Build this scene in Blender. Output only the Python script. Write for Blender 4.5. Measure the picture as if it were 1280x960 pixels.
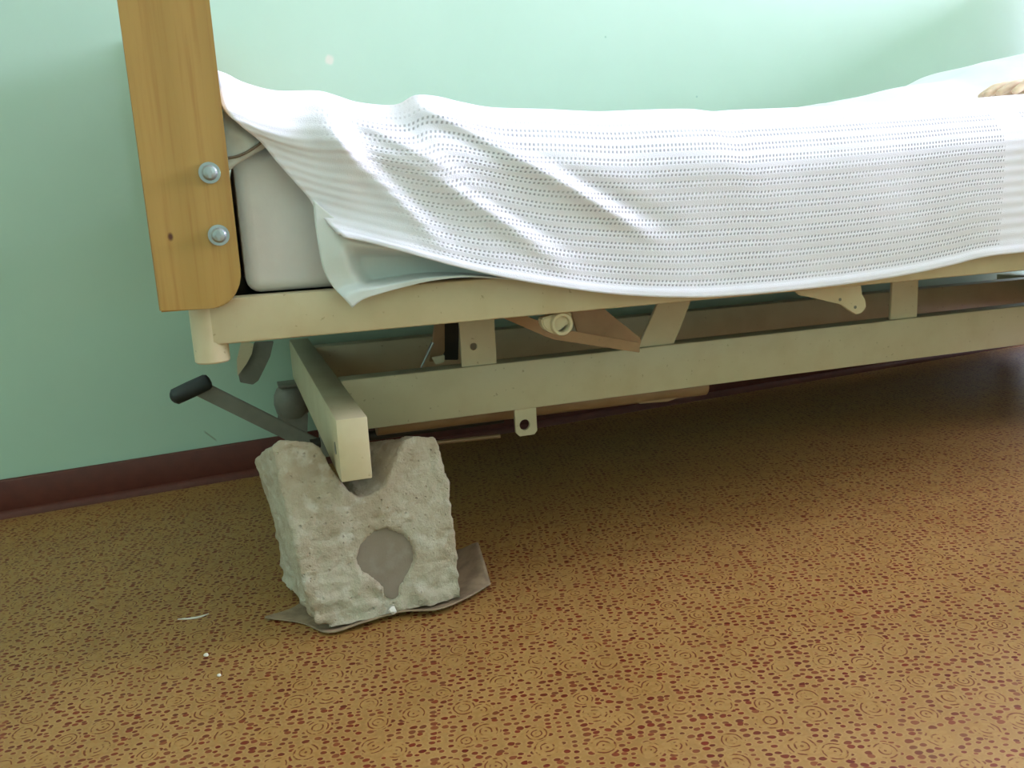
import bpy, bmesh, math, random
from mathutils import Vector, Matrix, noise
random.seed(7)
for o in list(bpy.data.objects): bpy.data.objects.remove(o)
S = bpy.context.scene; COL = S.collection

# ---------------------------------------------------------------- camera
FPX = 1033.3
PITCH, ROLL, YAW = (math.radians(a) for a in (12.380, 4.473, -18.670))
CAMH = 0.545
F = Vector((-math.sin(YAW)*math.cos(PITCH), math.cos(YAW)*math.cos(PITCH), -math.sin(PITCH)))
R0 = Vector((math.cos(YAW), math.sin(YAW), 0)); D0 = F.cross(R0)
CR = math.cos(ROLL)*R0 + math.sin(ROLL)*D0
CD = -math.sin(ROLL)*R0 + math.cos(ROLL)*D0
CAM = Vector((0, 0, CAMH))
cd = bpy.data.cameras.new('camera'); cam = bpy.data.objects.new('camera', cd); COL.objects.link(cam)
cd.sensor_fit = 'HORIZONTAL'; cd.sensor_width = 36; cd.lens = FPX/1280*36; cd.clip_start = 0.02
m = Matrix((CR, -CD, -F)).transposed().to_4x4(); m.translation = CAM
cam.matrix_world = m; S.camera = cam

# ---------------------------------------------------------------- light
w = bpy.data.worlds.new('world'); S.world = w; w.use_nodes = True
w.node_tree.nodes['Background'].inputs[0].default_value = (0.75, 0.88, 1.0, 1)
w.node_tree.nodes['Background'].inputs[1].default_value = 0.6
def area(name, loc, target, sx, sy, power, col):
    l = bpy.data.lights.new(name, 'AREA'); l.shape = 'RECTANGLE'; l.size = sx; l.size_y = sy
    l.energy = power; l.color = col
    o = bpy.data.objects.new(name, l); COL.objects.link(o); o.location = loc
    o.rotation_euler = (Vector(target)-Vector(loc)).to_track_quat('-Z', 'Y').to_euler()
    return o
ROOM = dict(x0=-2.0, x1=5.0, y0=-3.2, y1=1.864, h=2.9)
WIN = dict(y0=-0.35, y1=1.7, z0=0.95, z1=2.3)          # daylight window in the right-hand wall
area('window_right_offscreen', (ROOM['x1']+0.05, (WIN['y0']+WIN['y1'])/2, (WIN['z0']+WIN['z1'])/2), (0, (WIN['y0']+WIN['y1'])/2, (WIN['z0']+WIN['z1'])/2),
     WIN['y1']-WIN['y0'], WIN['z1']-WIN['z0'], 265, (0.98, 0.95, 1.34))
vs = S.view_settings; vs.view_transform = 'Standard'; vs.look = 'None'; vs.gamma = 1; vs.use_curve_mapping = False
vs.exposure = 1.02

# ---------------------------------------------------------------- pixel -> place
def ray(x, y): return CR*((x-640)/FPX) + CD*((y-480)/FPX) + F
def on_floor(x, y, z=0.0):
    r = ray(x, y); return CAM + r*((z-CAMH)/r.z)
def on_y(x, y, Y):
    r = ray(x, y); return CAM + r*(Y/r.y)
BY, BT = math.radians(-0.606), math.radians(-1.670)
bx = Vector((math.cos(BY)*math.cos(BT), math.sin(BY)*math.cos(BT), math.sin(BT)))
by = Vector((-math.sin(BY), math.cos(BY), 0)); bz = bx.cross(by)
r = ray(419, 525); BE = CAM + r*(1.05/F.dot(r))      # near top corner of the foot cross beam
def pb(x, y, v):                                     # bed coordinates (u along, v across, w up) of a pixel at depth v
    r = ray(x, y); P0 = BE + by*v
    q = CAM + r*((P0-CAM).dot(by)/r.dot(by)) - BE
    return Vector((q.dot(bx), v, q.dot(bz)))
HB = 0.29
BED = Matrix((bx, by, bz)).transposed().to_4x4(); BED.translation = BE - bz*HB
UP = Vector((0, 0, HB))                              # local shift so that the bed's empty sits near the floor

# ---------------------------------------------------------------- helpers
def link(name, bm, mat, parent=None, mw=None, smooth=False, recalc=True):
    if recalc: bmesh.ops.recalc_face_normals(bm, faces=bm.faces)
    me = bpy.data.meshes.new(name); bm.to_mesh(me); bm.free()
    if smooth is not False:
        for p in me.polygons: p.use_smooth = True
        if smooth is not True: me.set_sharp_from_angle(angle=math.radians(smooth))
    me.materials.append(mat)
    o = bpy.data.objects.new(name, me); COL.objects.link(o)
    if parent: o.parent = parent
    elif mw is not None: o.matrix_world = mw
    return o
def tag(o, label=None, cat=None, group=None, kind=None):
    if label: o['label'] = label
    if cat: o['category'] = cat
    if group: o['group'] = group
    if kind: o['kind'] = kind
    return o
def box(bm, a, b, bev=0.0, seg=2):
    a, b = Vector(a), Vector(b)
    t = bmesh.new(); bmesh.ops.create_cube(t, size=1)
    for v in t.verts: v.co = Vector([(a[i]+b[i])/2 + v.co[i]*(b[i]-a[i]) for i in range(3)])
    if bev: bmesh.ops.bevel(t, geom=list(t.edges), offset=bev, segments=seg, affect='EDGES', profile=0.5)
    join(bm, t)
def join(bm, t):
    me = bpy.data.meshes.new('tmp'); t.to_mesh(me); t.free(); bm.from_mesh(me); bpy.data.meshes.remove(me)
def prism(bm, pts, d, bev=0.0):                      # polygon pts (Vectors) extruded along vector d
    t = bmesh.new()
    a = [t.verts.new(p) for p in pts]; b = [t.verts.new(Vector(p)+d) for p in pts]
    t.faces.new(a); t.faces.new(b[::-1])
    n = len(a)
    for i in range(n): t.faces.new((a[i], b[i], b[(i+1) % n], a[(i+1) % n]))
    if bev: bmesh.ops.bevel(t, geom=list(t.edges), offset=bev, segments=2, affect='EDGES')
    join(bm, t)
def tube(bm, path, r, n=16, cap=True):
    path = [Vector(p) for p in path]; rings = []
    for i, p in enumerate(path):
        t = (path[min(i+1, len(path)-1)] - path[max(i-1, 0)]).normalized()
        a = t.orthogonal().normalized() if i == 0 else (a - t*a.dot(t)).normalized()
        b = t.cross(a); rr = r[i] if isinstance(r, (list, tuple)) else r
        rings.append([bm.verts.new(p + (a*math.cos(2*math.pi*k/n)+b*math.sin(2*math.pi*k/n))*rr) for k in range(n)])
    for A, B in zip(rings, rings[1:]):
        for k in range(n): bm.faces.new((A[k], A[(k+1) % n], B[(k+1) % n], B[k]))
    if cap: bm.faces.new(rings[0][::-1]); bm.faces.new(rings[-1])
def bar(bm, p, q, wd, th, nrm, bev=0.0015):          # flat bar from p to q, width wd, thickness th along nrm
    p, q, nrm = Vector(p), Vector(q), Vector(nrm).normalized()
    t = (q-p).normalized(); s = nrm.cross(t).normalized()
    nn = t.cross(s).normalized()
    pts = [p+s*wd/2, q+s*wd/2, q-s*wd/2, p-s*wd/2]
    prism(bm, [x-nn*th/2 for x in pts], nn*th, bev)
def hole_plate(bm, outer, c, r, th, n=28):           # convex plate (u,w pairs) with a round hole; thickness along +v
    c2 = Vector((c.x, c.z)); v0 = c.y
    O = [Vector((p.x, p.z)) for p in outer]
    oi, ii = [], []
    angs = sorted([2*math.pi*k/n for k in range(n)] + [math.atan2((p-c2).y, (p-c2).x) % (2*math.pi) for p in O])
    for a in angs:
        d = Vector((math.cos(a), math.sin(a))); best = None
        for k in range(len(O)):
            A, B = O[k], O[(k+1) % len(O)]; e = B-A
            den = d.x*e.y-d.y*e.x
            if abs(den) < 1e-12: continue
            t = ((A-c2).x*e.y-(A-c2).y*e.x)/den; s = ((A-c2).x*d.y-(A-c2).y*d.x)/den
            if t > 0 and -1e-6 <= s <= 1+1e-6 and (best is None or t < best): best = t
        oi.append(c2+d*best); ii.append(c2+d*r)
    L = []
    for P in (oi, ii): L.append([[bm.verts.new((p.x, v0+dv, p.y)) for p in P] for dv in (0, th)])
    (o0, o1), (i0, i1) = L; N = len(oi)
    for k in range(N):
        j = (k+1) % N
        bm.faces.new((o0[k], o0[j], i0[j], i0[k])); bm.faces.new((o1[j], o1[k], i1[k], i1[j]))
        bm.faces.new((o0[j], o0[k], o1[k], o1[j])); bm.faces.new((i0[k], i0[j], i1[j], i1[k]))
def lerp_path(pts, t):                               # polyline sampled by arc length, t in 0..1
    L = [0]
    for a, b in zip(pts, pts[1:]): L.append(L[-1]+(b-a).length)
    s = t*L[-1]
    for k in range(len(pts)-1):
        if s <= L[k+1] or k == len(pts)-2:
            f = (s-L[k])/max(L[k+1]-L[k], 1e-9); return pts[k].lerp(pts[k+1], f)
def smooth_path(pts, n):                             # Catmull-Rom resample
    out = []
    P = [pts[0]*2-pts[1]] + list(pts) + [pts[-1]*2-pts[-2]]
    for i in range(1, len(P)-2):
        for k in range(n):
            t = k/n; a, b, c, d = P[i-1], P[i], P[i+1], P[i+2]
            out.append(0.5*((2*b)+(c-a)*t+(2*a-5*b+4*c-d)*t*t+(3*b-a-3*c+d)*t**3))
    out.append(pts[-1].copy()); return out
def sstep(a, b, x):
    t = max(0, min(1, (x-a)/(b-a))); return t*t*(3-2*t)

# ---------------------------------------------------------------- materials
def lin(c): return tuple((x/255/12.92 if x/255 <= .04045 else ((x/255+.055)/1.055)**2.4) for x in c) + (1,)
class N:
    def __init__(s, name, rough=0.5, spec=0.5):
        s.m = bpy.data.materials.new(name); s.m.use_nodes = True; s.t = s.m.node_tree
        s.b = s.t.nodes['Principled BSDF']; s.b.inputs['Roughness'].default_value = rough
        s.b.inputs['Specular IOR Level'].default_value = spec
    def n(s, typ, ins=None, **kw):
        d = s.t.nodes.new(typ)
        for k, v in kw.items(): setattr(d, k, v)
        for k, v in (ins or {}).items(): s.put(d.inputs[k], v)
        return d
    def put(s, sock, v):
        if hasattr(v, 'is_output'): s.t.links.new(v, sock)
        elif hasattr(v, 'outputs'): s.t.links.new(v.outputs[0], sock)
        else: sock.default_value = v
    def math(s, op, a, b=None, c=None, clamp=False):
        d = s.n('ShaderNodeMath', operation=op); d.use_clamp = clamp
        for i, v in enumerate((a, b, c)):
            if v is not None: s.put(d.inputs[i], v)
        return d.outputs[0]
    def mix(s, f, a, b):
        d = s.n('ShaderNodeMix', data_type='RGBA'); s.put(d.inputs[0], f); s.put(d.inputs[6], a); s.put(d.inputs[7], b); return d.outputs[2]
    def ramp(s, f, a, b):                            # smooth 0..1 between a and b
        d = s.n('ShaderNodeMapRange', interpolation_type='SMOOTHSTEP'); s.put(d.inputs[0], f)
        d.inputs[1].default_value = a; d.inputs[2].default_value = b; return d.outputs[0]
    def noise(s, vec, scale, detail=4, rough=0.55, dist=0.0):
        d = s.n('ShaderNodeTexNoise', {'Scale': scale, 'Detail': detail, 'Roughness': rough, 'Distortion': dist}); s.put(d.inputs['Vector'], vec); return d.outputs['Fac']
    def coord(s, which='Object', scale=None):
        c = s.n('ShaderNodeTexCoord').outputs[which]
        if scale: 
            mp = s.n('ShaderNodeMapping'); s.put(mp.inputs[0], c); mp.inputs['Scale'].default_value = scale; return mp.outputs[0]
        return c
    def bump(s, h, strength=0.3, dist=0.002):
        d = s.n('ShaderNodeBump', {'Strength': strength, 'Distance': dist}); s.put(d.inputs['Height'], h); s.put(s.b.inputs['Normal'], d.outputs[0])
    def col(s, v): s.put(s.b.inputs['Base Color'], v)

def mat_wall():
    M = N('mint_wall_paint', 0.55, 0.35); p = M.n('ShaderNodeNewGeometry').outputs['Position']
    a = M.noise(p, 2.2, 4); b = M.noise(p, 60, 3)
    c = M.mix(M.ramp(a, .3, .7), lin((178, 209, 184)), lin((184, 214, 190)))
    for (px, py, rr, cc) in ((412, 75, .013, (214, 216, 198)), (871, 121, .004, (150, 190, 170)), (757, 46, .003, (150, 190, 165))):
        q = on_y(px, py, ROOM['y1'])
        d = M.n('ShaderNodeVectorMath', operation='DISTANCE'); M.put(d.inputs[0], p); d.inputs[1].default_value = q
        dd = M.math('ADD', d.outputs['Value'], M.math('MULTIPLY', M.math('SUBTRACT', b, .5), .008))
        c = M.mix(M.math('SUBTRACT', 1, M.ramp(dd, rr*.45, rr)), c, lin(cc))
    # scratch near the skirting board
    q = on_y(263, 545, ROOM['y1']); s = M.n('ShaderNodeVectorMath', operation='SUBTRACT'); M.put(s.inputs[0], p); s.inputs[1].default_value = q
    xyz = M.n('ShaderNodeSeparateXYZ'); M.put(xyz.inputs[0], s.outputs[0])
    x, z = xyz.outputs[0], xyz.outputs[2]
    line = M.math('ABSOLUTE', M.math('ADD', z, M.math('MULTIPLY', x, 1.1)))
    mk = M.math('MULTIPLY', M.math('SUBTRACT', 1, M.ramp(line, .001, .004)), M.math('SUBTRACT', 1, M.ramp(M.math('ABSOLUTE', x), .008, .013)))
    c = M.mix(M.math('MULTIPLY', mk, .5), c, lin((110, 110, 70)))
    M.col(c); M.bump(b, .12, .001); return M.m
def mat_floor():
    M = N('printed_linoleum', 0.42, 0.4); p = M.n('ShaderNodeNewGeometry').outputs['Position']
    mp = M.n('ShaderNodeMapping'); M.put(mp.inputs[0], p); mp.inputs['Rotation'].default_value = (0, 0, .25); P = mp.outputs[0]
    wob = M.n('ShaderNodeTexNoise', {'Scale': 70.0, 'Detail': 2.0}); M.put(wob.inputs['Vector'], P)
    v1 = M.n('ShaderNodeVectorMath', operation='MULTIPLY_ADD'); M.put(v1.inputs[0], wob.outputs['Color']); v1.inputs[1].default_value = (.0045,)*3; M.put(v1.inputs[2], P)
    st = M.n('ShaderNodeMapping'); M.put(st.inputs[0], v1.outputs[0]); st.inputs['Scale'].default_value = (.8, 1.12, 0)
    vo = M.n('ShaderNodeTexVoronoi', {'Scale': 110.0, 'Randomness': .66}, feature='F1', voronoi_dimensions='2D'); M.put(vo.inputs['Vector'], st.outputs[0])
    sep = M.n('ShaderNodeSeparateColor'); M.put(sep.inputs[0], vo.outputs['Color'])
    rad = M.math('MULTIPLY_ADD', sep.outputs[0], .20, .215)
    dd = M.math('DIVIDE', vo.outputs['Distance'], rad)
    dot = M.math('SUBTRACT', 1, M.ramp(dd, .8, 1.08))
    halo = M.math('SUBTRACT', 1, M.ramp(dd, 1.1, 1.7))
    # rose medallions
    fl = M.n('ShaderNodeMapping'); M.put(fl.inputs[0], P); fl.inputs['Scale'].default_value = (1, 1, 0)
    vr = M.n('ShaderNodeTexVoronoi', {'Scale': 21.0, 'Randomness': .62}, feature='F1', voronoi_dimensions='2D'); M.put(vr.inputs['Vector'], fl.outputs[0])
    rs = M.n('ShaderNodeSeparateColor'); M.put(rs.inputs[0], vr.outputs['Color'])
    rr = M.math('MULTIPLY_ADD', rs.outputs[1], .08, .26)
    d2 = M.math('DIVIDE', vr.outputs['Distance'], rr)
    inside = M.math('SUBTRACT', 1, M.ramp(d2, .98, 1.1))
    loc = M.n('ShaderNodeVectorMath', operation='SUBTRACT'); M.put(loc.inputs[0], fl.outputs[0]); M.put(loc.inputs[1], vr.outputs['Position'])
    gap = M.noise(v1.outputs[0], 95, 2)
    ring = M.math('ABSOLUTE', M.math('SUBTRACT', M.math('FRACT', M.math('ADD', M.math('MULTIPLY', d2, 2.6), M.math('MULTIPLY', gap, .7))), .5))
    ring = M.math('SUBTRACT', 1, M.ramp(ring, .09, .22))
    ring = M.math('MULTIPLY', M.math('MULTIPLY', ring, inside), M.ramp(gap, .44, .56))
    tone = M.noise(P, 9, 4)
    base = M.mix(M.ramp(tone, .3, .7), lin((156, 116, 62)), lin((166, 126, 70)))
    fine = M.noise(P, 240, 2)
    base = M.mix(M.math('MULTIPLY', M.ramp(fine, .45, .7), .25), base, lin((136, 98, 50)))
    base = M.mix(M.math('MULTIPLY', halo, .25), base, lin((186, 150, 94)))
    base = M.mix(M.math('MULTIPLY', inside, .35), base, lin((164, 122, 62)))
    notin = M.math('SUBTRACT', 1, inside)
    red = M.mix(sep.outputs[1], lin((100, 28, 12)), lin((126, 46, 22)))
    c = M.mix(M.math('MULTIPLY', M.math('MULTIPLY', dot, notin), M.math('MULTIPLY_ADD', sep.outputs[2], .25, .75)), base, red)
    c = M.mix(M.math('MULTIPLY', ring, .9), c, lin((112, 44, 20)))
    M.col(c)
    M.put(M.b.inputs['Roughness'], M.math('MULTIPLY_ADD', tone, .2, .34)); return M.m
def mat_paint(name, c1, c2, rough=.38, grime=.5):
    M = N(name, rough, .45); p = M.coord()
    a = M.noise(p, 14, 5); b = M.noise(p, 120, 3)
    c = M.mix(M.ramp(a, .35, .75), lin(c1), lin(c2))
    c = M.mix(M.math('MULTIPLY', M.ramp(b, .66, .74), grime), c, lin((150, 124, 84)))
    M.col(c); M.bump(b, .06, .001); return M.m
def mat_wood():
    M = N('varnished_pine', .32, .5); p = M.coord('Object', (9, 9, 1.0))
    wv = M.n('ShaderNodeTexWave', {'Scale': .7, 'Distortion': 3.0, 'Detail': 3.0, 'Detail Scale': 1.2}, wave_type='BANDS', bands_direction='X'); M.put(wv.inputs['Vector'], p)
    g = M.noise(M.coord('Object', (160, 160, 6)), 1, 3)
    c = M.mix(wv.outputs['Fac'], lin((170, 134, 66)), lin((178, 141, 72)))
    c = M.mix(M.math('MULTIPLY', M.ramp(g, .45, .75), .45), c, lin((150, 98, 40)))
    # knot
    k = pb(213, 296, -.025) + UP; d = M.n('ShaderNodeVectorMath', operation='DISTANCE'); mp = M.coord('Object', (1.6, 1, 1)); M.put(d.inputs[0], mp); d.inputs[1].default_value = (k.x*1.6, k.y, k.z)
    c = M.mix(M.math('SUBTRACT', 1, M.ramp(d.outputs['Value'], .002, .0065)), c, lin((84, 40, 18)))
    M.col(c); M.bump(g, .08, .001); return M.m
def mat_concrete(name, c1, c2, c3, rough=.95, bump=.9):
    M = N(name, rough, .15); p = M.coord()
    a = M.noise(p, 16, 6, .6); b = M.noise(p, 90, 6, .65); e = M.noise(p, 38, 3)
    c = M.mix(M.ramp(a, .35, .65), lin(c1), lin(c2)); c = M.mix(M.math('MULTIPLY', M.ramp(e, .52, .7), .7), c, lin(c3))
    vo = M.n('ShaderNodeTexVoronoi', {'Scale': 130.0}, feature='F1'); M.put(vo.inputs['Vector'], p)
    pit = M.math('SUBTRACT', 1, M.ramp(vo.outputs['Distance'], .08, .3))
    pit = M.math('MULTIPLY', pit, M.ramp(b, .48, .62))
    h = M.math('SUBTRACT', M.math('ADD', b, M.math('MULTIPLY', a, .5)), M.math('MULTIPLY', pit, .5))
    M.col(c); M.bump(h, bump, .006); return M.m
def mat_cloth(name, c1, c2, scale=420, rough=.9, b=.25):
    M = N(name, rough, .2); p = M.coord()
    n1 = M.noise(p, scale, 2); n2 = M.noise(p, 12, 4)
    M.col(M.mix(M.ramp(n2, .3, .7), lin(c1), lin(c2))); M.bump(M.math('ADD', M.math('MULTIPLY', n1, .3), n2), b, .002)
    M.b.inputs['Sheen Weight'].default_value = .2; return M.m
def mat_blanket():
    M = N('white_cellular_blanket', .95, .15); uv = M.n('ShaderNodeUVMap', uv_map='UVMap').outputs[0]
    s = M.n('ShaderNodeSeparateXYZ'); M.put(s.inputs[0], uv); U, V = s.outputs[0], s.outputs[1]     # metres along and up from the hem
    nz = M.noise(uv, 60, 2)
    row = M.math('FRACT', M.math('DIVIDE', M.math('SUBTRACT', V, .013), .0172))
    two = M.math('MINIMUM', M.math('ABSOLUTE', M.math('SUBTRACT', row, .30)), M.math('ABSOLUTE', M.math('SUBTRACT', row, .66)))
    line = M.math('SUBTRACT', 1, M.ramp(two, .04, .14))
    col = M.math('ABSOLUTE', M.math('SUBTRACT', M.math('FRACT', M.math('ADD', M.math('DIVIDE', U, .0058), M.math('MULTIPLY', row, -.9))), .5))
    holes = M.math('MULTIPLY', line, M.math('SUBTRACT', 1, M.ramp(col, .12, .34)))
    holes = M.math('MULTIPLY', holes, M.ramp(V, .012, .016))
    band = M.math('MULTIPLY', M.ramp(U, 1.052, 1.058), M.math('SUBTRACT', 1, M.ramp(U, 1.106, 1.112)))
    holes = M.math('MULTIPLY', holes, M.math('SUBTRACT', 1, band))
    top = M.math('SUBTRACT', 1, M.ramp(V, .225, .25))
    holes = M.math('MULTIPLY', holes, M.math('MULTIPLY_ADD', top, .9, .1))
    ed = M.n('ShaderNodeUVMap', uv_map='Edge').outputs[0]; es = M.n('ShaderNodeSeparateXYZ'); M.put(es.inputs[0], ed)
    patch = M.ramp(M.noise(uv, 9, 2), .3, .6)
    holes = M.math('MULTIPLY', holes, M.math('MULTIPLY', M.ramp(M.math('MULTIPLY_ADD', M.noise(uv, 14, 2), .05, es.outputs[0]), .075, .125), M.math('MULTIPLY_ADD', patch, .45, .55)))
    fine = M.noise(uv, 700, 2)
    M.col(lin((244, 244, 248)))
    M.put(M.b.inputs['Alpha'], M.math('SUBTRACT', 1, M.math('MULTIPLY', holes, .55)))
    rib = M.math('MULTIPLY', M.math('SINE', M.math('MULTIPLY', row, 6.283)), .35)
    M.bump(M.math('ADD', M.math('ADD', M.math('MULTIPLY', holes, -1.2), M.math('MULTIPLY', fine, .5)), rib), .5, .0022)
    M.b.inputs['Sheen Weight'].default_value = .3; return M.m
def mat_plain(name, c, rough=.5, metal=0.0, n=.15, spec=.5):
    M = N(name, rough, spec); p = M.coord(); a = M.noise(p, 45, 4)
    c1 = lin(c); c2 = tuple(x*(1-n) for x in c1[:3])+(1,)
    M.col(M.mix(M.ramp(a, .3, .7), c1, c2)); M.b.inputs['Metallic'].default_value = metal; return M.m
WALL = mat_wall(); FLOOR = mat_floor()
CREAM = mat_paint('cream_steel_paint', (214, 200, 163), (206, 189, 149))
WOOD = mat_wood()
STONE = mat_concrete('rough_concrete', (200, 190, 166), (184, 168, 142), (214, 207, 188))
PLUG = mat_concrete('smooth_mortar', (150, 136, 120), (142, 128, 110), (154, 142, 126), .85, .12)
CARD = mat_plain('dirty_cardboard', (166, 142, 112), .8, n=.35)
SKIRT = mat_plain('red_brown_skirting_paint', (98, 42, 28), .5, n=.2)
SKIRT2 = mat_plain('red_brown_trim_paint', (98, 46, 28), .6, n=.2)
BLANKET = mat_blanket()
SHEET = mat_cloth('white_cotton_sheet', (222, 228, 222), (212, 220, 212))
MATT = mat_cloth('mattress_ticking', (232, 231, 226), (222, 221, 216), 300, .7, .15)
PIPE = mat_plain('mattress_piping', (128, 118, 102), .8)
BLACK = mat_plain('black_rubber', (42, 48, 46), .55)
GREY = mat_plain('grey_caster_paint', (128, 126, 112), .5)
ZINC = mat_plain('zinc_plated_steel', (176, 184, 184), .35, .75, .2)
DARK = mat_plain('dark_oily_steel', (66, 60, 50), .5, .3)
RUST = mat_paint('tan_mechanism_paint', (176, 140, 100), (160, 122, 84), grime=.8)
WHITE = mat_plain('white_ceiling_paint', (235, 236, 230), .8, n=.03)
SKIN = mat_plain('skin', (232, 204, 166), .5, n=.25)
SKIN.node_tree.nodes['Principled BSDF'].inputs['Subsurface Weight'].default_value = .1
CRUMB = mat_plain('white_plaster_crumb', (232, 226, 212), .9)

# ---------------------------------------------------------------- room
def struct(name, a, b, mat):
    bm = bmesh.new(); box(bm, a, b); return tag(link(name, bm, mat), kind='structure')
x0, x1, y0, y1, h = (ROOM[k] for k in ('x0', 'x1', 'y0', 'y1', 'h'))
struct('floor', (x0, y0, -.05), (x1, y1, 0), FLOOR)
struct('ceiling', (x0, y0, h), (x1, y1, h+.1), WHITE)
struct('wall_back', (x0, y1, -.05), (x1, y1+.1, h+.1), WALL)
struct('wall_left', (x0-.1, y0, -.05), (x0, y1, h+.1), WALL)
struct('wall_front', (x0, y0-.1, -.05), (x1, y0, h+.1), WALL)
bm = bmesh.new()
box(bm, (x1, y0, -.05), (x1+.1, y1, WIN['z0'])); box(bm, (x1, y0, WIN['z1']), (x1+.1, y1, h+.1))
box(bm, (x1, y0, WIN['z0']), (x1+.1, WIN['y0'], WIN['z1'])); box(bm, (x1, WIN['y1'], WIN['z0']), (x1+.1, y1, WIN['z1']))
tag(link('wall_right', bm, WALL), kind='structure')
bm = bmesh.new()
for a, b in (((WIN['y0'], WIN['z0']), (WIN['y1'], WIN['z0']+.05)), ((WIN['y0'], WIN['z1']-.05), (WIN['y1'], WIN['z1'])),
             ((WIN['y0'], WIN['z0']+.05), (WIN['y0']+.05, WIN['z1']-.05)), ((WIN['y1']-.05, WIN['z0']+.05), (WIN['y1'], WIN['z1']-.05))):
    box(bm, (x1, a[0], a[1]), (x1+.04, b[0], b[1]))
tag(link('window_1', bm, WHITE), kind='structure')
# skirting board with a rounded top, and the quarter-round trim at its foot
ybb = y1-.014; zb = on_y(160, 576, ybb).z
bm = bmesh.new(); box(bm, (x0, ybb, 0), (x1, y1, zb), .004); tag(link('baseboard_back', bm, SKIRT, smooth=40), kind='structure')
bm = bmesh.new()
prof = [Vector((x0, ybb, 0)), Vector((x0, ybb, .014))] + [Vector((x0, ybb-.014*math.sin(a), .014*math.cos(a))) for a in (math.pi/8, math.pi/4, 3*math.pi/8, math.pi/2)]
prism(bm, prof, Vector((x1-x0, 0, 0))); tag(link('trim_1', bm, SKIRT2, smooth=40), kind='structure')

# ---------------------------------------------------------------- hospital bed
UEND = 2.22; VW = 0.79
bed = bpy.data.objects.new('hospital_bed', None); COL.objects.link(bed); bed.matrix_world = BED
tag(bed, 'cream steel hospital bed with a wooden footboard, propped up on a concrete block', 'bed')
def L(u, v, w): return Vector((u, v, w)) + UP
def part(name, bm, mat, parent=bed, smooth=40): return link(name, bm, mat, parent, smooth=smooth)
def boxpart(name, a, b, mat, bev=.003, parent=bed):
    bm = bmesh.new(); box(bm, L(*a), L(*b), bev); return part(name, bm, mat, parent)
FB, FT = 0.109, 0.164
# upper frame
boxpart('side_rail', (-.138, 0, FB), (UEND, .032, FT), CREAM, .004)
boxpart('side_rail', (-.138, VW-.032, FB), (UEND, VW, FT), CREAM, .004)
boxpart('end_rail', (-.152, .033, FB), (-.122, VW-.03, FT), CREAM, .004)
boxpart('end_rail', (UEND-.03, .032, FB), (UEND, VW-.032, FT), CREAM, .004)
for v in (.02, VW-.02):
    for u in (-.137, UEND):
        bm = bmesh.new()
        pr = [(0, .0185), (.002, .0205), (.06, .0205), (.078, .0203), (.0795, .019)]
        tube(bm, [L(u, v, .0865+z) for z, _ in pr], [q for _, q in pr], 28)
        part('corner_socket', bm, CREAM)
boxpart('mattress_base', (-.11, .033, .150), (UEND-.035, VW-.033, .160), DARK, .002)
for u in (.35, .8, 1.25, 1.7): boxpart('cross_slat', (u, .033, .120), (u+.04, VW-.033, .149), CREAM)
# footboard: two bolted wooden uprights and the panel between them
W0 = pb(206.5, 390, -.022).z
PL, PR = -.186, -.0935
foot = None
def upright(v0, v1, u0, u1, name):
    bm = bmesh.new(); top = .625; rr = .034
    pts = [(u0, W0), (u1-rr, W0)] + [(u1-rr+rr*math.sin(a), W0+rr*1.25*(1-math.cos(a))) for a in [math.pi/2*k/8 for k in range(1, 9)]]
    pts += [(u1, top-.03)] + [(u1-.03*(1-math.cos(a)), top-.03+.03*math.sin(a)) for a in [math.pi/2*k/6 for k in range(1, 7)]]
    pts += [(u0+.03-.03*math.sin(a), top-.03*(1-math.cos(a))) for a in [math.pi/2*k/6 for k in range(0, 7)]]
    prism(bm, [L(a, v0, b) for a, b in pts], Vector((0, v1-v0, 0)), .0018)
    return part(name, bm, WOOD, foot if foot else bed, 35)
bm = bmesh.new(); box(bm, L(-.128, .033, .166), L(-.100, VW-.033, .60), .003)
foot = part('footboard', bm, WOOD)
upright(-.024, -.0005, PL, PR, 'upright'); upright(VW+.0005, VW+.024, PL, PR, 'upright')
for (px, py) in ((262, 216), (273.5, 294)):
    c = pb(px, py, -.0245)
    bm = bmesh.new(); tube(bm, [L(c.x, -.0243, c.z), L(c.x, -.0262, c.z)], .0118, 24)
    ws = part('bolt', bm, ZINC, foot)
    # domed slotted bolt head joined onto its washer
    bm = bmesh.new(); pr = [(0, .0085), (.003, .0083), (.0052, .0065), (.006, .003)]
    tube(bm, [L(c.x, -.0262-a, c.z) for a, _ in pr], [b for _, b in pr], 20)
    box(bm, L(c.x-.0015, -.0330, c.z-.006), L(c.x+.0015, -.0318, c.z+.006))
    me = bpy.data.meshes.new('bolt'); t = bmesh.new(); t.from_mesh(ws.data); bmm = bpy.data.meshes.new('t2'); bm.to_mesh(bmm); bm.free(); t.from_mesh(bmm); t.to_mesh(ws.data); t.free()
# headboard (added unseen at the head end, stretched to block window light)
bm = bmesh.new(); box(bm, L(UEND+.03, -.0005, -.19), L(UEND+.058, VW+.0005, .90), .003); part('added_headboard', bm, WOOD)
# lower chassis
BH, BW = .084, .041
RV = pb(427, 476, .257).y
def capped_beam(name, u):
    bm = bmesh.new(); box(bm, L(u, 0.0012, -BH), L(u+BW, VW, 0), .003); o = part(name, bm, CREAM)
    bm = bmesh.new(); box(bm, L(u+.0006, 0, -BH+.0006), L(u+BW-.0006, .004, -.0006), .0012); part('end_cap', bm, CREAM, o)
    return o
fb = capped_beam('cross_beam', 0.0)
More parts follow.
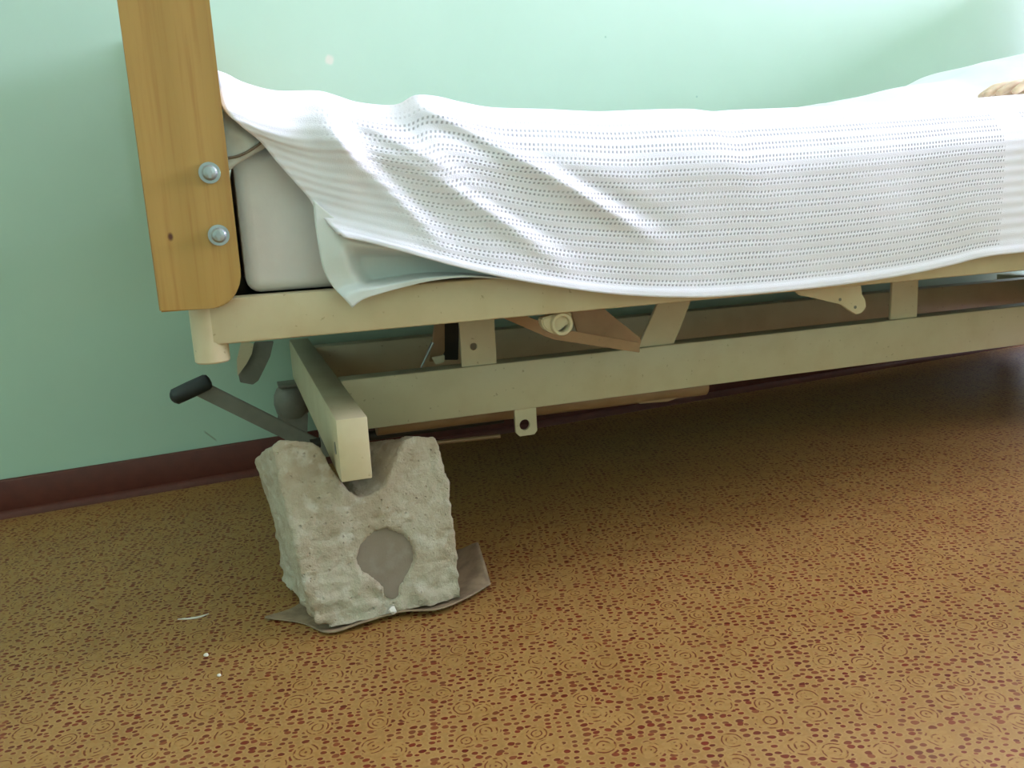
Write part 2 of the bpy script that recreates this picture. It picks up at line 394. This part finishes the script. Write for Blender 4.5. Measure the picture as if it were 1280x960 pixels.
# flat grey disc standing in for the slot in the foot beam's side
c = pb(413, 550, .0); q = Vector((0, .048, -.045))
bm = bmesh.new(); tube(bm, [L(-.0006, .03, -.045), L(.001, .03, -.045)], .0085, 18); part('slot_disc', bm, GREY, fb)
capped_beam('cross_beam', UEND-.22)
boxpart('lower_rail', (BW, RV, -BH), (UEND-.22, RV+BW, 0), CREAM)
boxpart('lower_rail', (BW, VW-.15, -BH), (UEND-.22, VW-.15+BW, 0), CREAM)
# caster still fitted under the far end of the foot beam
def caster(u, v):
    floor_w = -BH - .002
    c0 = L(u, v, 0); cz = (BED.inverted() @ Vector((0, 0, 0)))
    wl = BED @ L(u, v, -BH); drop = wl.z            # height of the beam's underside above the floor
    R = .055
    bm = bmesh.new(); box(bm, L(u-.026, v-.028, -BH-.006), L(u+.026, v+.028, -BH), .002)
    pr = [(0, .02), (.008, .030), (.02, .036), (.04, .038), (.06, .034), (.07, .026)]; tube(bm, [L(u, v, -BH-.004-z) for z, _ in pr], [q for _, q in pr], 24)
    o = part('caster', bm, GREY)
    for s in (-1, 1):
        bm = bmesh.new(); a = v+s*.021
        pts = [(-.024, -.04), (.02, -.04), (.028, -.07), (.016, -drop+R-.012), (.004, -drop+R-.016), (-.012, -drop+R-.006), (-.034, -.085)]
        prism(bm, [L(u+p, a-.0015, -BH+q) for p, q in pts], Vector((0, .003, 0))); part('fork', bm, GREY, o)
    bm = bmesh.new(); box(bm, L(u-.024, v-.0225, -BH-.046), L(u+.02, v+.0225, -BH-.042)); part('fork_bridge', bm, GREY, o)
    bm = bmesh.new(); pr = [(-.014, .03), (-.014, .046), (-.011, .053), (-.004, .055), (.004, .055), (.011, .053), (.014, .046), (.014, .03)]
    tube(bm, [L(u, v+a, -BH-drop+R+.0005) for a, _ in pr], [b for _, b in pr], 32); part('wheel', bm, BLACK, o)
caster(BW/2-.03, VW-.05)
caster(UEND-.2, VW-.05); caster(UEND-.2, .05)
# crank handle at the foot end
V = .40
g0, g1 = pb(214, 497, V), pb(263, 474, V-.0)
a0, a1 = pb(247, 484, V), pb(392, 556, V)
bm = bmesh.new(); bar(bm, a0+UP, a1+UP, .027, .006, (0, 1, 0)); crank = part('crank_arm', bm, GREY)
d = (g1-g0); bm = bmesh.new()
prf = [(0, .004), (.03, .0085), (.1, .0135), (.5, .014), (.9, .0135), (.97, .011), (1, .005)]
tube(bm, [g0+d*t+UP+Vector((0, -.010, 0)) for t, _ in prf], [q for _, q in prf], 20); part('crank_grip', bm, BLACK, crank)
bm = bmesh.new(); tube(bm, [a1+UP+Vector((-.006, 0, .003)), a1+UP+Vector((.35, 0, .003))], .009, 16); part('crank_shaft', bm, DARK, crank)
bm = bmesh.new(); box(bm, L(.012, V-.02, a1.z-.02), L(.03, V+.02, -BH), .002); part('shaft_bearing', bm, GREY, crank)
# curved bracket under the far foot corner
V = .62
pts = [pb(*p, V) for p in ((302, 425), (317, 430), (315, 442), (308, 455), (300, 466), (297, 470), (296, 450))]
bm = bmesh.new(); prism(bm, [p+UP for p in pts], Vector((0, .004, 0))); part('corner_plate', bm, CREAM)
pts = [pb(*p, V+.012) for p in ((318, 428), (342, 427), (338, 445), (330, 462), (323, 476), (316, 481), (300, 478), (298, 468), (308, 455), (315, 442))]
bm = bmesh.new(); prism(bm, [p+UP for p in pts], Vector((0, .012, 0)), .001); part('corner_bracket', bm, GREY)
# bracket plate with a hole standing on the lower rail
V = RV+.006
c = pb(592, 433, V); p0, p1 = pb(576.5, 440, V).x, pb(620, 440, V).x
bm = bmesh.new(); hole_plate(bm, [Vector((p0, V, -.001)), Vector((p1, V, -.001)), Vector((p1, V, .15)), Vector((p0, V, .15))], c, .0062, .006)
for v in bm.verts: v.co += UP
part('bracket_plate', bm, CREAM, smooth=30)
# pivot boss under the near side rail
V = .012
c = pb(702, 405, V)
bm = bmesh.new(); n = 28
for (r0, r1) in ((.0165, .0105),):
    rings = [[bm.verts.new(L(c.x+q*math.cos(2*math.pi*k/n), vv, c.z+q*math.sin(2*math.pi*k/n))) for k in range(n)] for q, vv in ((r0, V+.03), (r0, V-.002), (r0-.0015, V-.004), (r1+.001, V-.004), (r1, V-.002), (r1, V+.016))]
    for A, B in zip(rings, rings[1:]):
        for k in range(n): bm.faces.new((A[k], A[(k+1) % n], B[(k+1) % n], B[k]))
    bm.faces.new(rings[-1])
boss = part('pivot_boss', bm, CREAM)
pts = [pb(*p, V+.001) for p in ((677, 398), (690, 394), (716, 391), (712, 405), (700, 410), (694, 418), (684, 414), (678, 407))]
bm = bmesh.new(); prism(bm, [p+UP for p in pts], Vector((0, .016, 0)), .002); part('boss_lug', bm, CREAM, boss)
bm = bmesh.new(); tube(bm, [L(c.x, V+.008, c.z), L(c.x, V+.03, c.z)], .0098, 20); part('pivot_pin', bm, GREY, boss)
def wplate(name, px, V, th, mat, bev=.001, parent=bed):
    bm = bmesh.new(); prism(bm, [pb(*p, V)+UP for p in px], Vector((0, th, 0)), bev); return part(name, bm, mat, parent)
wplate('link_arm', ((600, 385), (640, 388), (700, 412), (800, 428), (800, 441), (690, 424)), .11, .006, RUST)
wplate('link_arm', ((712, 383), (748, 380), (802, 424), (800, 434), (770, 430), (722, 415)), .16, .006, RUST)
wplate('slanted_strut', ((826, 370), (868, 366), (840, 436), (795, 440)), RV+.008, .006, CREAM)
wplate('vertical_strut', ((1116, 340), (1149, 337), (1146, 410), (1112, 412)), RV+.008, .006, CREAM)
lug = wplate('hinge_lug', ((985, 355), (1076, 350), (1077, 369), (1082, 374), (1083, 384), (1078, 391), (1070, 393), (1062, 388), (1052, 380), (1000, 369)), .036, .005, CREAM)
for px in ((1050, 374.5), (1069, 384)):  # small grey discs standing in for the lug's two holes
    c = pb(*px, .036); bm = bmesh.new(); tube(bm, [L(c.x, .0354, c.z), L(c.x, .0365, c.z)], .0026, 12); part('hole_disc', bm, GREY, lug)
wplate('lever', ((545, 398), (556, 398), (556, 440), (548, 452), (536, 452)), RV+.08, .008, RUST)
wplate('lever', ((548, 398), (574, 398), (573, 450), (556, 450)), RV+.10, .006, DARK)
bm = bmesh.new(); tube(bm, [pb(526, 460, RV+.06)+UP, pb(541, 428, RV+.06)+UP], [.0012, .003], 10); part('pull_rod', bm, ZINC)
wplate('stop_plate', ((540, 447), (556, 444), (556, 452), (545, 456)), RV+.05, .006, CREAM)
# tab with a hole under the lower rail
V = RV+.004
c = pb(656, 531, V); o = [pb(*p, V) for p in ((643, 512), (670, 509), (671.5, 538), (668, 543), (650, 545.5), (645, 541))]
bm = bmesh.new(); hole_plate(bm, o, c, .0095, .006)
for v in bm.verts: v.co += UP
part('tab', bm, CREAM, smooth=30)
# mechanism tube and tie rod behind the lower rail
q0, q1 = pb(470, 531, .36), pb(880, 482, .36)
bm = bmesh.new(); tube(bm, [q0+UP, q1+UP], .019, 20); part('torsion_tube', bm, RUST)
q0, q1 = pb(480, 560, .42), pb(625, 545, .42)
bm = bmesh.new(); tube(bm, [q0+UP, q1+UP], .004, 10); part('tie_rod', bm, RUST)
wplate('gusset', ((790, 496), (900, 470), (880, 487), (858, 494), (835, 502), (800, 505)), RV+.09, .005, RUST)

# ---------------------------------------------------------------- locker added out of view to shade the floor
lk = bpy.data.objects.new('added_shade_locker', None); COL.objects.link(lk); lk.location = (1.80, .48, 0)
tag(lk, 'unseen cream locker with drawer and door, added to shade the floor', 'added shade locker')
bm = bmesh.new(); box(bm, (0, 0, .06), (.45, .42, .74), .004); link('body', bm, CREAM, lk)
bm = bmesh.new(); box(bm, (-.01, -.012, .742), (.46, .43, .765), .005); link('top', bm, WOOD, lk)
bm = bmesh.new(); box(bm, (.015, -.016, .58), (.435, -.001, .725), .003); dr = link('drawer', bm, CREAM, lk)
bm = bmesh.new(); tube(bm, [(.17, -.018, .65), (.17, -.035, .65), (.28, -.035, .65), (.28, -.018, .65)], .005, 10); link('handle', bm, ZINC, dr)
bm = bmesh.new(); box(bm, (.015, -.016, .08), (.435, -.001, .565), .003); dr = link('door', bm, CREAM, lk)
bm = bmesh.new(); tube(bm, [(.40, -.018, .40), (.40, -.035, .40), (.40, -.035, .50), (.40, -.018, .50)], .005, 10); link('handle', bm, ZINC, dr)
for a in (.03, .42):
    for b in (.03, .39):
        bm = bmesh.new(); tube(bm, [(a, b, 0), (a, b, .0605)], [.012, .016], 14); link('foot', bm, BLACK, lk)

# ---------------------------------------------------------------- mattress
bm = bmesh.new(); box(bm, (-.088, .020, .1655+HB), (UEND-.03, VW-.01, .336+HB), .017, 4)
bmesh.ops.subdivide_edges(bm, edges=[e for e in bm.edges if e.calc_length() > .3], cuts=24, use_grid_fill=True)
for v in bm.verts:
    c = v.co; k = sstep(-.083, .0, c.x)
    c += Vector((0, .004*noise.noise(c*9), .002*noise.noise(c*6+Vector((3, 1, 2)))*(1 if c.z > HB+.2 else 0)))
mat_o = link('mattress', bm, MATT, mw=BED, smooth=50)
tag(mat_o, 'pale grey-white mattress lying on the cream bed frame under the blanket', 'mattress')
pth = smooth_path([pb(x, y, .002)+UP for x, y in ((285, 197.5), (296, 195.5), (308, 190.5), (320, 183), (331, 175), (345, 169))], 5)
bm = bmesh.new(); tube(bm, pth, .0016, 8); link('piping', bm, PIPE, mat_o, smooth=True)

# ---------------------------------------------------------------- bed linen
def coons(T, H, Lf, Rt, na, nt):
    T, H, Lf, Rt = (smooth_path(p, 12) for p in (T, H, Lf, Rt))
    g = []
    for j in range(nt+1):
        t = j/nt; row = []
        for i in range(na+1):
            a = i/na
            tp, hp, lp, rp = lerp_path(T, a), lerp_path(H, a), lerp_path(Lf, t), lerp_path(Rt, t)
            p = (1-t)*tp + t*hp + (1-a)*lp + a*rp - ((1-a)*(1-t)*T[0] + a*(1-t)*T[-1] + (1-a)*t*H[0] + a*t*H[-1])
            row.append(p)
        g.append(row)
    return g
def P2(x, y, v=-.02): q = pb(x, y, v); return Vector((q.x, q.z))
ridge_px = [(269, 87), (285, 93), (305, 103), (345, 113), (395, 113), (420, 119), (445, 127), (480, 131), (500, 129), (518, 119), (545, 120), (575, 127), (615, 134), (680, 136), (745, 139), (800, 137), (860, 136), (890, 139), (920, 137), (1000, 134), (1060, 131), (1130, 128), (1200, 124), (1290, 117)]
hem_px = [(430, 297), (455, 302), (500, 314), (560, 331), (630, 347), (700, 359), (770, 368), (840, 371.5), (900, 370.5), (1000, 362), (1080, 352), (1140, 342), (1190, 331), (1230, 321), (1290, 314)]
left_px = [(269, 87), (273, 108), (276, 128), (286, 145), (303, 161), (325, 178), (345, 202), (368, 228), (384, 246), (396, 263), (409, 279), (421, 290), (430, 297)]
T = [P2(*p, .045) for p in ridge_px]; H = [P2(*p, -.030) for p in hem_px]
T += [Vector((1.45, T[-1].y+.01)), Vector((1.75, T[-1].y+.01))]; H += [Vector((1.45, H[-1].y+.005)), Vector((1.75, H[-1].y))]
Lf = [P2(*p, -.005) for p in left_px]; Lf[0] = T[0].copy(); Lf[-1] = H[0].copy()
NA, NT, NB = 300, 84, 22
g = coons(T, H, Lf, [T[-1], T[-1].lerp(H[-1], .5), H[-1]], NA, NT)
def folds(u, w):                                     # diagonal drape folds near the foot end (metres towards the viewer)
    f = 0
    for (ax, ay, bx_, by_, wd, amp) in fold_lines:
        d = Vector((bx_-ax, by_-ay)); Ln = d.length; d /= Ln
        q = Vector((u-ax, w-ay)); s = q.dot(d)/Ln; pd = q.x*d.y - q.y*d.x
        env = sstep(-.15, .15, s)*(1-sstep(.6, 1.15, s))
        f += amp*env*math.exp(-(pd/wd)**2)
    return f
fold_lines = []
for (a, b, wd, amp) in (((430, 135), (700, 330), .016, .012), ((512, 118), (800, 290), .012, .014), ((400, 160), (560, 315), .014, .011), ((455, 165), (690, 300), .009, -.006),
                        ((545, 150), (840, 285), .014, -.006), ((410, 130), (440, 260), .018, .008), ((800, 140), (1000, 250), .05, .003)):
    A, B = P2(*a), P2(*b); fold_lines.append((A.x, A.y, B.x, B.y, wd, amp))
bm = bmesh.new(); uvl = bm.loops.layers.uv.new('UVMap'); uve = bm.loops.layers.uv.new('Edge'); V3 = []; UVs = []
# rows behind the near top edge, lying over the mattress
for j in range(NB, 0, -1):
    row = []; uvr = []
    for i in range(NA+1):
        p = g[0][i]; s = j/NB; v = .045 + s*.66
        w = p.y - .012*sstep(0, .5, s) + .006*noise.noise(Vector((p.x*6, v*6, 2)))*sstep(0, .2, s)
        w -= .022*sstep(.02, .25, s)*(1-sstep(.1, .35, p.x))
        if i == 0: v = .045 + s*.66
        w = max(w, .340)
        row.append(Vector((p.x, v, w))); uvr.append((p.x, .27+s*.66))
    V3.append(row); UVs.append(uvr)
for j in range(NT+1):
    t = j/NT; row = []; uvr = []
    for i in range(NA+1):
        p = g[j][i]; a = i/NA
        v = -.030 + .075*(1-min(1, t/.36))**2.3 
        if a < .12: v += (1-a/.12)*.020*sstep(.1, .5, t)*(1-sstep(.75, 1.0, t))
        v -= folds(p.x, p.y)*sstep(0, .12, t)
        v += .003*noise.noise(Vector((p.x*7, p.y*7, 0)))
        v -= .012*sstep(.55, .95, t)*(1-sstep(.10, .24, a))*sstep(0, .06, a)
        v -= .0035*sstep(.945, .965, t)              # thick hem
        row.append(Vector((p.x, v, p.y))); uvr.append((p.x, (1-t)*.262))
    V3.append(row); UVs.append(uvr)
vv = [[bm.verts.new(p+UP) for p in row] for row in V3]
for j in range(len(vv)-1):
    for i in range(NA):
        f = bm.faces.new((vv[j][i], vv[j+1][i], vv[j+1][i+1], vv[j][i+1]))
        for lp, (jj, ii) in zip(f.loops, ((j, i), (j+1, i), (j+1, i+1), (j, i+1))): lp[uvl].uv = UVs[jj][ii]; lp[uve].uv = (ii/NA, jj/len(V3))
bl = link('blanket', bm, BLANKET, mw=BED, smooth=True)
sd = bl.modifiers.new('thickness', 'SOLIDIFY'); sd.thickness = .0045; sd.offset = -1
tag(bl, 'white ribbed cotton blanket draped over the mattress edge in soft diagonal folds', 'blanket')

# loose sheet corner hanging below the blanket at the foot end
top_s = [(392, 250), (440, 285), (520, 305), (600, 326), (660, 340)]
bot_s = [(439, 384), (452, 374), (475, 366), (505, 358), (540, 350), (590, 346), (660, 352)]
lef_s = [(392, 250), (394, 275), (398, 305), (404, 335), (414, 355), (427, 370), (439, 384)]
gs = coons([P2(*p, -.022) for p in top_s], [P2(*p, -.026) for p in bot_s], [P2(*p, -.024) for p in lef_s], [P2(660, 340, -.02), P2(660, 346, -.02), P2(660, 352, -.02)], 70, 50)
bm = bmesh.new(); vv = []
for j, row in enumerate(gs):
    t = j/50; rr = []
    for i, p in enumerate(row):
        a = i/70
        hollow = sstep(.12, .24, a)*(1-sstep(.62, .95, a))*sstep(.20, .40, t)*(1-sstep(.80, .90, t))
        flap = math.exp(-((a-.16)/.10)**2)*math.exp(-((t-.42)/.22)**2)
        v = -.0185 + .0365*hollow - .007*flap + .002*noise.noise(Vector((p.x*22, p.y*22, 5)))
        v -= .014*sstep(.80, .9, t)*(1-sstep(.6, 1, a))
        rr.append(bm.verts.new(Vector((p.x, v, p.y))+UP))
    vv.append(rr)
for j in range(50):
    for i in range(70): bm.faces.new((vv[j][i], vv[j+1][i], vv[j+1][i+1], vv[j][i+1]))
sh = link('bed_sheet', bm, SHEET, mw=BED, smooth=True); sd = sh.modifiers.new('thickness', 'SOLIDIFY'); sd.thickness = .0012; sd.offset = -1
tag(sh, 'pale sheet corner hanging out below the blanket over the cream side rail', 'bed sheet')
# folded sheet tucked in at the foot end, above the mattress seam
pts_a = [(278, 122), (300, 150), (340, 178)]; pts_b = [(283, 216), (300, 203), (340, 180)]
bm = bmesh.new(); vv = []
for j in range(13):
    rr = []
    for i in range(15):
        a, b = lerp_path([P2(*p, .004) for p in pts_a], i/14), lerp_path([P2(*p, .004) for p in pts_b], i/14)
        p = a.lerp(b, j/12); rr.append(bm.verts.new(Vector((p.x, .010-.006*math.sin(j/12*2.6)+.008*noise.noise(Vector((p.x*50, p.y*50, 1))), p.y))+UP))
    vv.append(rr)
for j in range(12):
    for i in range(14): bm.faces.new((vv[j][i], vv[j+1][i], vv[j+1][i+1], vv[j][i+1]))
s2 = link('folded_sheet', bm, SHEET, mw=BED, smooth=True); sd = s2.modifiers.new('thickness', 'SOLIDIFY'); sd.thickness = .0015; sd.offset = -1
tag(s2, 'small pale sheet fold tucked between mattress and blanket beside the footboard', 'bed sheet')

# white cover over the person lying further up the bed
sil = smooth_path([P2(*p, .40) for p in ((930, 137), (1000, 132), (1050, 126), (1100, 115), (1140, 107), (1170, 102.5), (1190, 95), (1212, 84), (1240, 76), (1290, 65))], 8)
def ridge(u):
    for a, b in zip(sil, sil[1:]):
        if a.x <= u <= b.x: return a.y+(b.y-a.y)*(u-a.x)/(b.x-a.x)
    return sil[0].y if u < sil[0].x else sil[-1].y + .05*sstep(sil[-1].x, sil[-1].x+.3, u)
bm = bmesh.new(); vv = []; nu, nv = 90, 44
for j in range(nv+1):
    rr = []
    for i in range(nu+1):
        u = sil[0].x + (UEND-.06-sil[0].x)*i/nu; v = .11+.62*j/nv
        k = sstep(.11, .38, v)*(1-sstep(.52, .73, v)); rg = ridge(u)
        w = .350 + max(0, rg-.350)*k**.8*sstep(0, .16, u-sil[0].x) + .004*noise.noise(Vector((u*9, v*9, 7)))
        w = w if j < nv else w-.01
        rr.append(bm.verts.new(L(u, v, w)))
    vv.append(rr)
for j in range(nv):
    for i in range(nu): bm.faces.new((vv[j][i], vv[j+1][i], vv[j+1][i+1], vv[j][i+1]))
cv = link('bed_cover', bm, SHEET, mw=BED, smooth=True); sd = cv.modifiers.new('thickness', 'SOLIDIFY'); sd.thickness = .002
tag(cv, 'smooth white cover mounded over a person lying in the bed', 'bed cover')

# ---------------------------------------------------------------- person: hand and forearm resting on the blanket
hv = .13; tip = pb(1233, 117, hv)
bm = bmesh.new()
hand_w = tip.z
verts, rads, edges = [], [], []
def vtx(p, r): verts.append(Vector(p)); rads.append(r); return len(verts)-1
def chain(root, pts):
    for p, r in pts:
        k = vtx(p, r); edges.append((root, k)); root = k
    return root
u0, z0 = tip.x+.045, hand_w
wr = vtx((u0+.19, hv+.035, z0+.030), (.024, .019))
pal = vtx((u0+.135, hv+.035, z0+.026), (.034, .014)); edges.append((wr, pal))
chain(wr, [((u0+.28, hv+.05, z0+.04), (.030, .027)), ((u0+.40, hv+.10, z0+.045), (.037, .034)), ((u0+.50, hv+.20, z0+.03), (.040, .036))])
for k, (dv, ln) in enumerate(((.0, .068), (.021, .082), (.042, .088), (.063, .078))):
    b = vtx((u0+.098, hv+.006+dv, z0+.022), (.0095, .0085)); edges.append((pal, b))
    e = .088-ln
    chain(b, [((u0+e+ln*.5, hv+.003+dv, z0+.020), (.0088, .0082)), ((u0+e+ln*.2, hv+.002+dv, z0+.009), (.008, .0075)), ((u0+e, hv+.002+dv, z0+.002), (.0065, .006))])
b = vtx((u0+.15, hv+.085, z0+.018), (.011, .010)); edges.append((pal, b))
chain(b, [((u0+.115, hv+.100, z0+.012), (.0095, .009)), ((u0+.085, hv+.104, z0+.006), (.008, .0075))])
me = bpy.data.meshes.new('person'); me.from_pydata([v+UP for v in verts], edges, []); me.update()
ob = bpy.data.objects.new('person', me); COL.objects.link(ob); ob.matrix_world = BED
sk = ob.modifiers.new('skin', 'SKIN'); 
for d_, rr in zip(me.skin_vertices[0].data if me.skin_vertices else [], rads): d_.radius = rr
if not me.skin_vertices:
    bmx = bmesh.new(); bmx.from_mesh(me); ly = bmx.verts.layers.skin.verify(); bmx.verts.ensure_lookup_table()
    for v, rr in zip(bmx.verts, rads): v[ly].radius = rr
    bmx.verts[0][ly].use_root = True; bmx.to_mesh(me); bmx.free()
ss = ob.modifiers.new('sub', 'SUBSURF'); ss.levels = 2; ss.render_levels = 2
dg = bpy.context.evaluated_depsgraph_get(); me2 = bpy.data.meshes.new_from_object(ob.evaluated_get(dg))
ob.modifiers.clear(); ob.data = me2; me2.materials.clear(); me2.materials.append(SKIN)
for p in me2.polygons: p.use_smooth = True
tag(ob, 'bare hand and forearm of a person lying in bed, resting on the white blanket', 'person')

# ---------------------------------------------------------------- concrete block
def C3(x, y, Y=1.062): q = on_y(300+x/2.908, 480+y/2.908, Y); return q
front = [(118, 236), (150, 226), (215, 228), (268, 234), (300, 256), (350, 335), (400, 402), (438, 428), (482, 420), (535, 382), (572, 292), (610, 228), (645, 204), (726, 208), (742, 246), (750, 330), (768, 362), (770, 420), (780, 520), (790, 620), (798, 720), (800, 762)]
fp = [C3(*p) for p in front]
P = [(p.x, p.z) for p in fp] + [(.256, .004), (.20, .004), (.13, .004), (.072, .004), (.052, .016), (.046, .06), (.040, .15)]
P[0] = (.030, P[0][1]-.004)
BACK = {7: (.128, .176), 8: (.142, .182), 9: (.153, .197), 10: (.158, .208), 11: (.172, .210), 12: (.192, .209)}
def back(i, x, z):
    if i in BACK: return BACK[i]
    left = 1-sstep(.03, .12, x)
    return (x - .022*left - (.012 if z < .03 and x < .1 else 0), z - .045*sstep(.10, .22, z))
bm = bmesh.new(); lay = []
for yk in (0, 1):
    row = []
    for i, (x, z) in enumerate(P):
        if yk == 0: row.append(bm.verts.new((x, 1.046+.045*z/.26, z)))
        else: xx, zz = back(i, x, z); row.append(bm.verts.new((xx, 1.225-.02*z/.26, zz)))
    lay.append(row)
n = len(P)
for i in range(n): bm.faces.new((lay[0][i], lay[1][i], lay[1][(i+1) % n], lay[0][(i+1) % n]))
caps = [bm.faces.new(lay[0]), bm.faces.new(lay[1][::-1])]
bmesh.ops.triangulate(bm, faces=caps)
st = link('concrete_block', bm, STONE)
rm = st.modifiers.new('remesh', 'REMESH'); rm.mode = 'VOXEL'; rm.voxel_size = .0034
bpy.context.view_layer.update(); dg = bpy.context.evaluated_depsgraph_get()
me = bpy.data.meshes.new_from_object(st.evaluated_get(dg)); st.modifiers.clear(); st.data = me
plug = [C3(*p, 1.058) for p in ((424, 645), (440, 600), (470, 568), (500, 545), (538, 534), (572, 545), (602, 556), (622, 580), (636, 600), (633, 650), (612, 690), (585, 728), (576, 768), (556, 776), (530, 768), (518, 745), (490, 712), (445, 688))]
pp = [(p.x, p.z) for p in plug]
def inside(x, z):
    c = False
    for k in range(len(pp)):
        (ax, az), (cx, cz) = pp[k], pp[k-1]
        if (az > z) != (cz > z) and x < (cx-ax)*(z-az)/(cz-az)+ax: c = not c
    return c
def sdist(x, z):                                     # signed distance to the patch outline, positive inside
    best = 9
    for k in range(len(pp)):
        a, b = Vector(pp[k]), Vector(pp[k-1]); e = b-a; q = Vector((x, z))-a
        t = max(0, min(1, q.dot(e)/e.dot(e))); best = min(best, (q-e*t).length)
    return best if inside(x, z) else -best
nrm = [v.normal.copy() for v in me.vertices]
for v, nn in zip(me.vertices, nrm):
    c = v.co.copy()
    d = .0040*noise.noise(c*22) + .0021*noise.noise(c*70+Vector((5, 2, 1))) + .0012*noise.noise(c*170)
    pit = noise.noise(c*110+Vector((9, 9, 9))); d -= .003*max(0, pit-.25)/.5
    low = 1-sstep(.02, .085, c.z); d += low*(.008*noise.noise(c*55+Vector((1, 7, 3))) - .003)
    if c.z > .14 and abs(nn.z) > .3 and .09 < c.x < .2: d *= .4      # groove worn smoother
    v.co = c + nn*d
    if nn.y < -.6 and c.y < 1.12:
        sd = sdist(c.x, c.z) + .0012*noise.noise(c*160)
        v.co.y += .012*sstep(-.0015, .0045, sd)
    if v.co.z < .0035: v.co.z = .0035
for p in me.polygons: p.use_smooth = True
me.update()
tag(st, 'rough pale concrete block with a V notch and smooth round patch under the beam', 'concrete block')
bm = bmesh.new(); cxx = sum(p[0] for p in pp)/len(pp); czz = sum(p[1] for p in pp)/len(pp)
pts = [Vector((cxx+(x-cxx)*1.06, 1.046+.045*z/.26+.0055, czz+(z-czz)*1.06)) for x, z in pp]
prism(bm, pts, Vector((0, .02, 0)), .0015); pl = link('mortar_patch', bm, PLUG, st, smooth=40); pl['label'] = 'smooth grey mortar patch'

# sheet of cardboard under the block, with its edges curled up
bm = bmesh.new(); NX, NY = 60, 30; vv = []
fl = smooth_path([Vector(p) for p in ((-.010, 1.128, .004), (.036, 1.092, .002), (.068, 1.042, .004), (.115, 1.040, .008), (.168, 1.043, .009), (.214, 1.024, .010), (.262, 1.042, .008), (.305, 1.070, .006))], 10)
bk = smooth_path([Vector(p) for p in ((-.008, 1.133, .003), (.035, 1.150, .001), (.075, 1.20, .001), (.115, 1.26, .001), (.168, 1.26, .001), (.214, 1.255, .002), (.27, 1.22, .012), (.318, 1.165, .022))], 10)
for j in range(NY+1):
    t = j/NY; rr = []
    for i in range(NX+1):
        a = i/NX; p, q = lerp_path(fl, a), lerp_path(bk, a); c = p.lerp(q, t)
        flat = sstep(0, .10, t)*(1-sstep(.80, .95, a))*(sstep(.02, .1, a))
        c.z = c.z*(1-flat) + .0008*flat
        c.z += .010*sstep(.92, 1, a)*sstep(.0, .5, t)
        rr.append(bm.verts.new(c))
    vv.append(rr)
for j in range(NY):
    for i in range(NX): bm.faces.new((vv[j][i], vv[j+1][i], vv[j+1][i+1], vv[j][i+1]))
cs = link('cardboard_sheet', bm, CARD, smooth=60); sd = cs.modifiers.new('thickness', 'SOLIDIFY'); sd.thickness = .0016; sd.offset = 1
tag(cs, 'dirty curled sheet of cardboard lying on the floor under the concrete block', 'cardboard')

# ---------------------------------------------------------------- bits on the floor
def crumb(px, r, label):
    c = on_floor(*px); bm = bmesh.new(); bmesh.ops.create_icosphere(bm, subdivisions=2, radius=r)
    for v in bm.verts: v.co = v.co*(1+.35*noise.noise(v.co*400)); v.co.z = max(v.co.z*.6, -r*.5)
    mz = min(v.co.z for v in bm.verts)
    for v in bm.verts: v.co += Vector((c.x, c.y, -mz))
    tag(link('plaster_crumb', bm, CRUMB, smooth=True), label, 'crumb', 'crumbs on the linoleum')
crumb((258, 820), .0034, 'larger white crumb on the linoleum beside the thread')
crumb((274, 845), .0026, 'smallest white crumb on the linoleum, in front of the block')
c = C3(553, 790, 1.04); bm = bmesh.new(); bmesh.ops.create_icosphere(bm, subdivisions=2, radius=.0055)
for v in bm.verts: v.co = v.co*(1+.5*noise.noise(v.co*240)); v.co += Vector((c.x, 1.0435, .0155))
o = link('plaster_chip', bm, CRUMB, smooth=35); tag(o, 'white plaster chip lodged at the foot of the concrete block', 'plaster chip')
pth = smooth_path([on_floor(x, y, .0012) for x, y in ((222, 774), (238, 773), (250, 771), (261, 767))], 6)
bm = bmesh.new(); tube(bm, pth, [.0005+.0011*math.sin(math.pi*i/(len(pth)-1)) for i in range(len(pth))], 8)
tag(link('thread', bm, CRUMB, smooth=True), 'short white thread lying on the linoleum near the skirting board', 'thread')
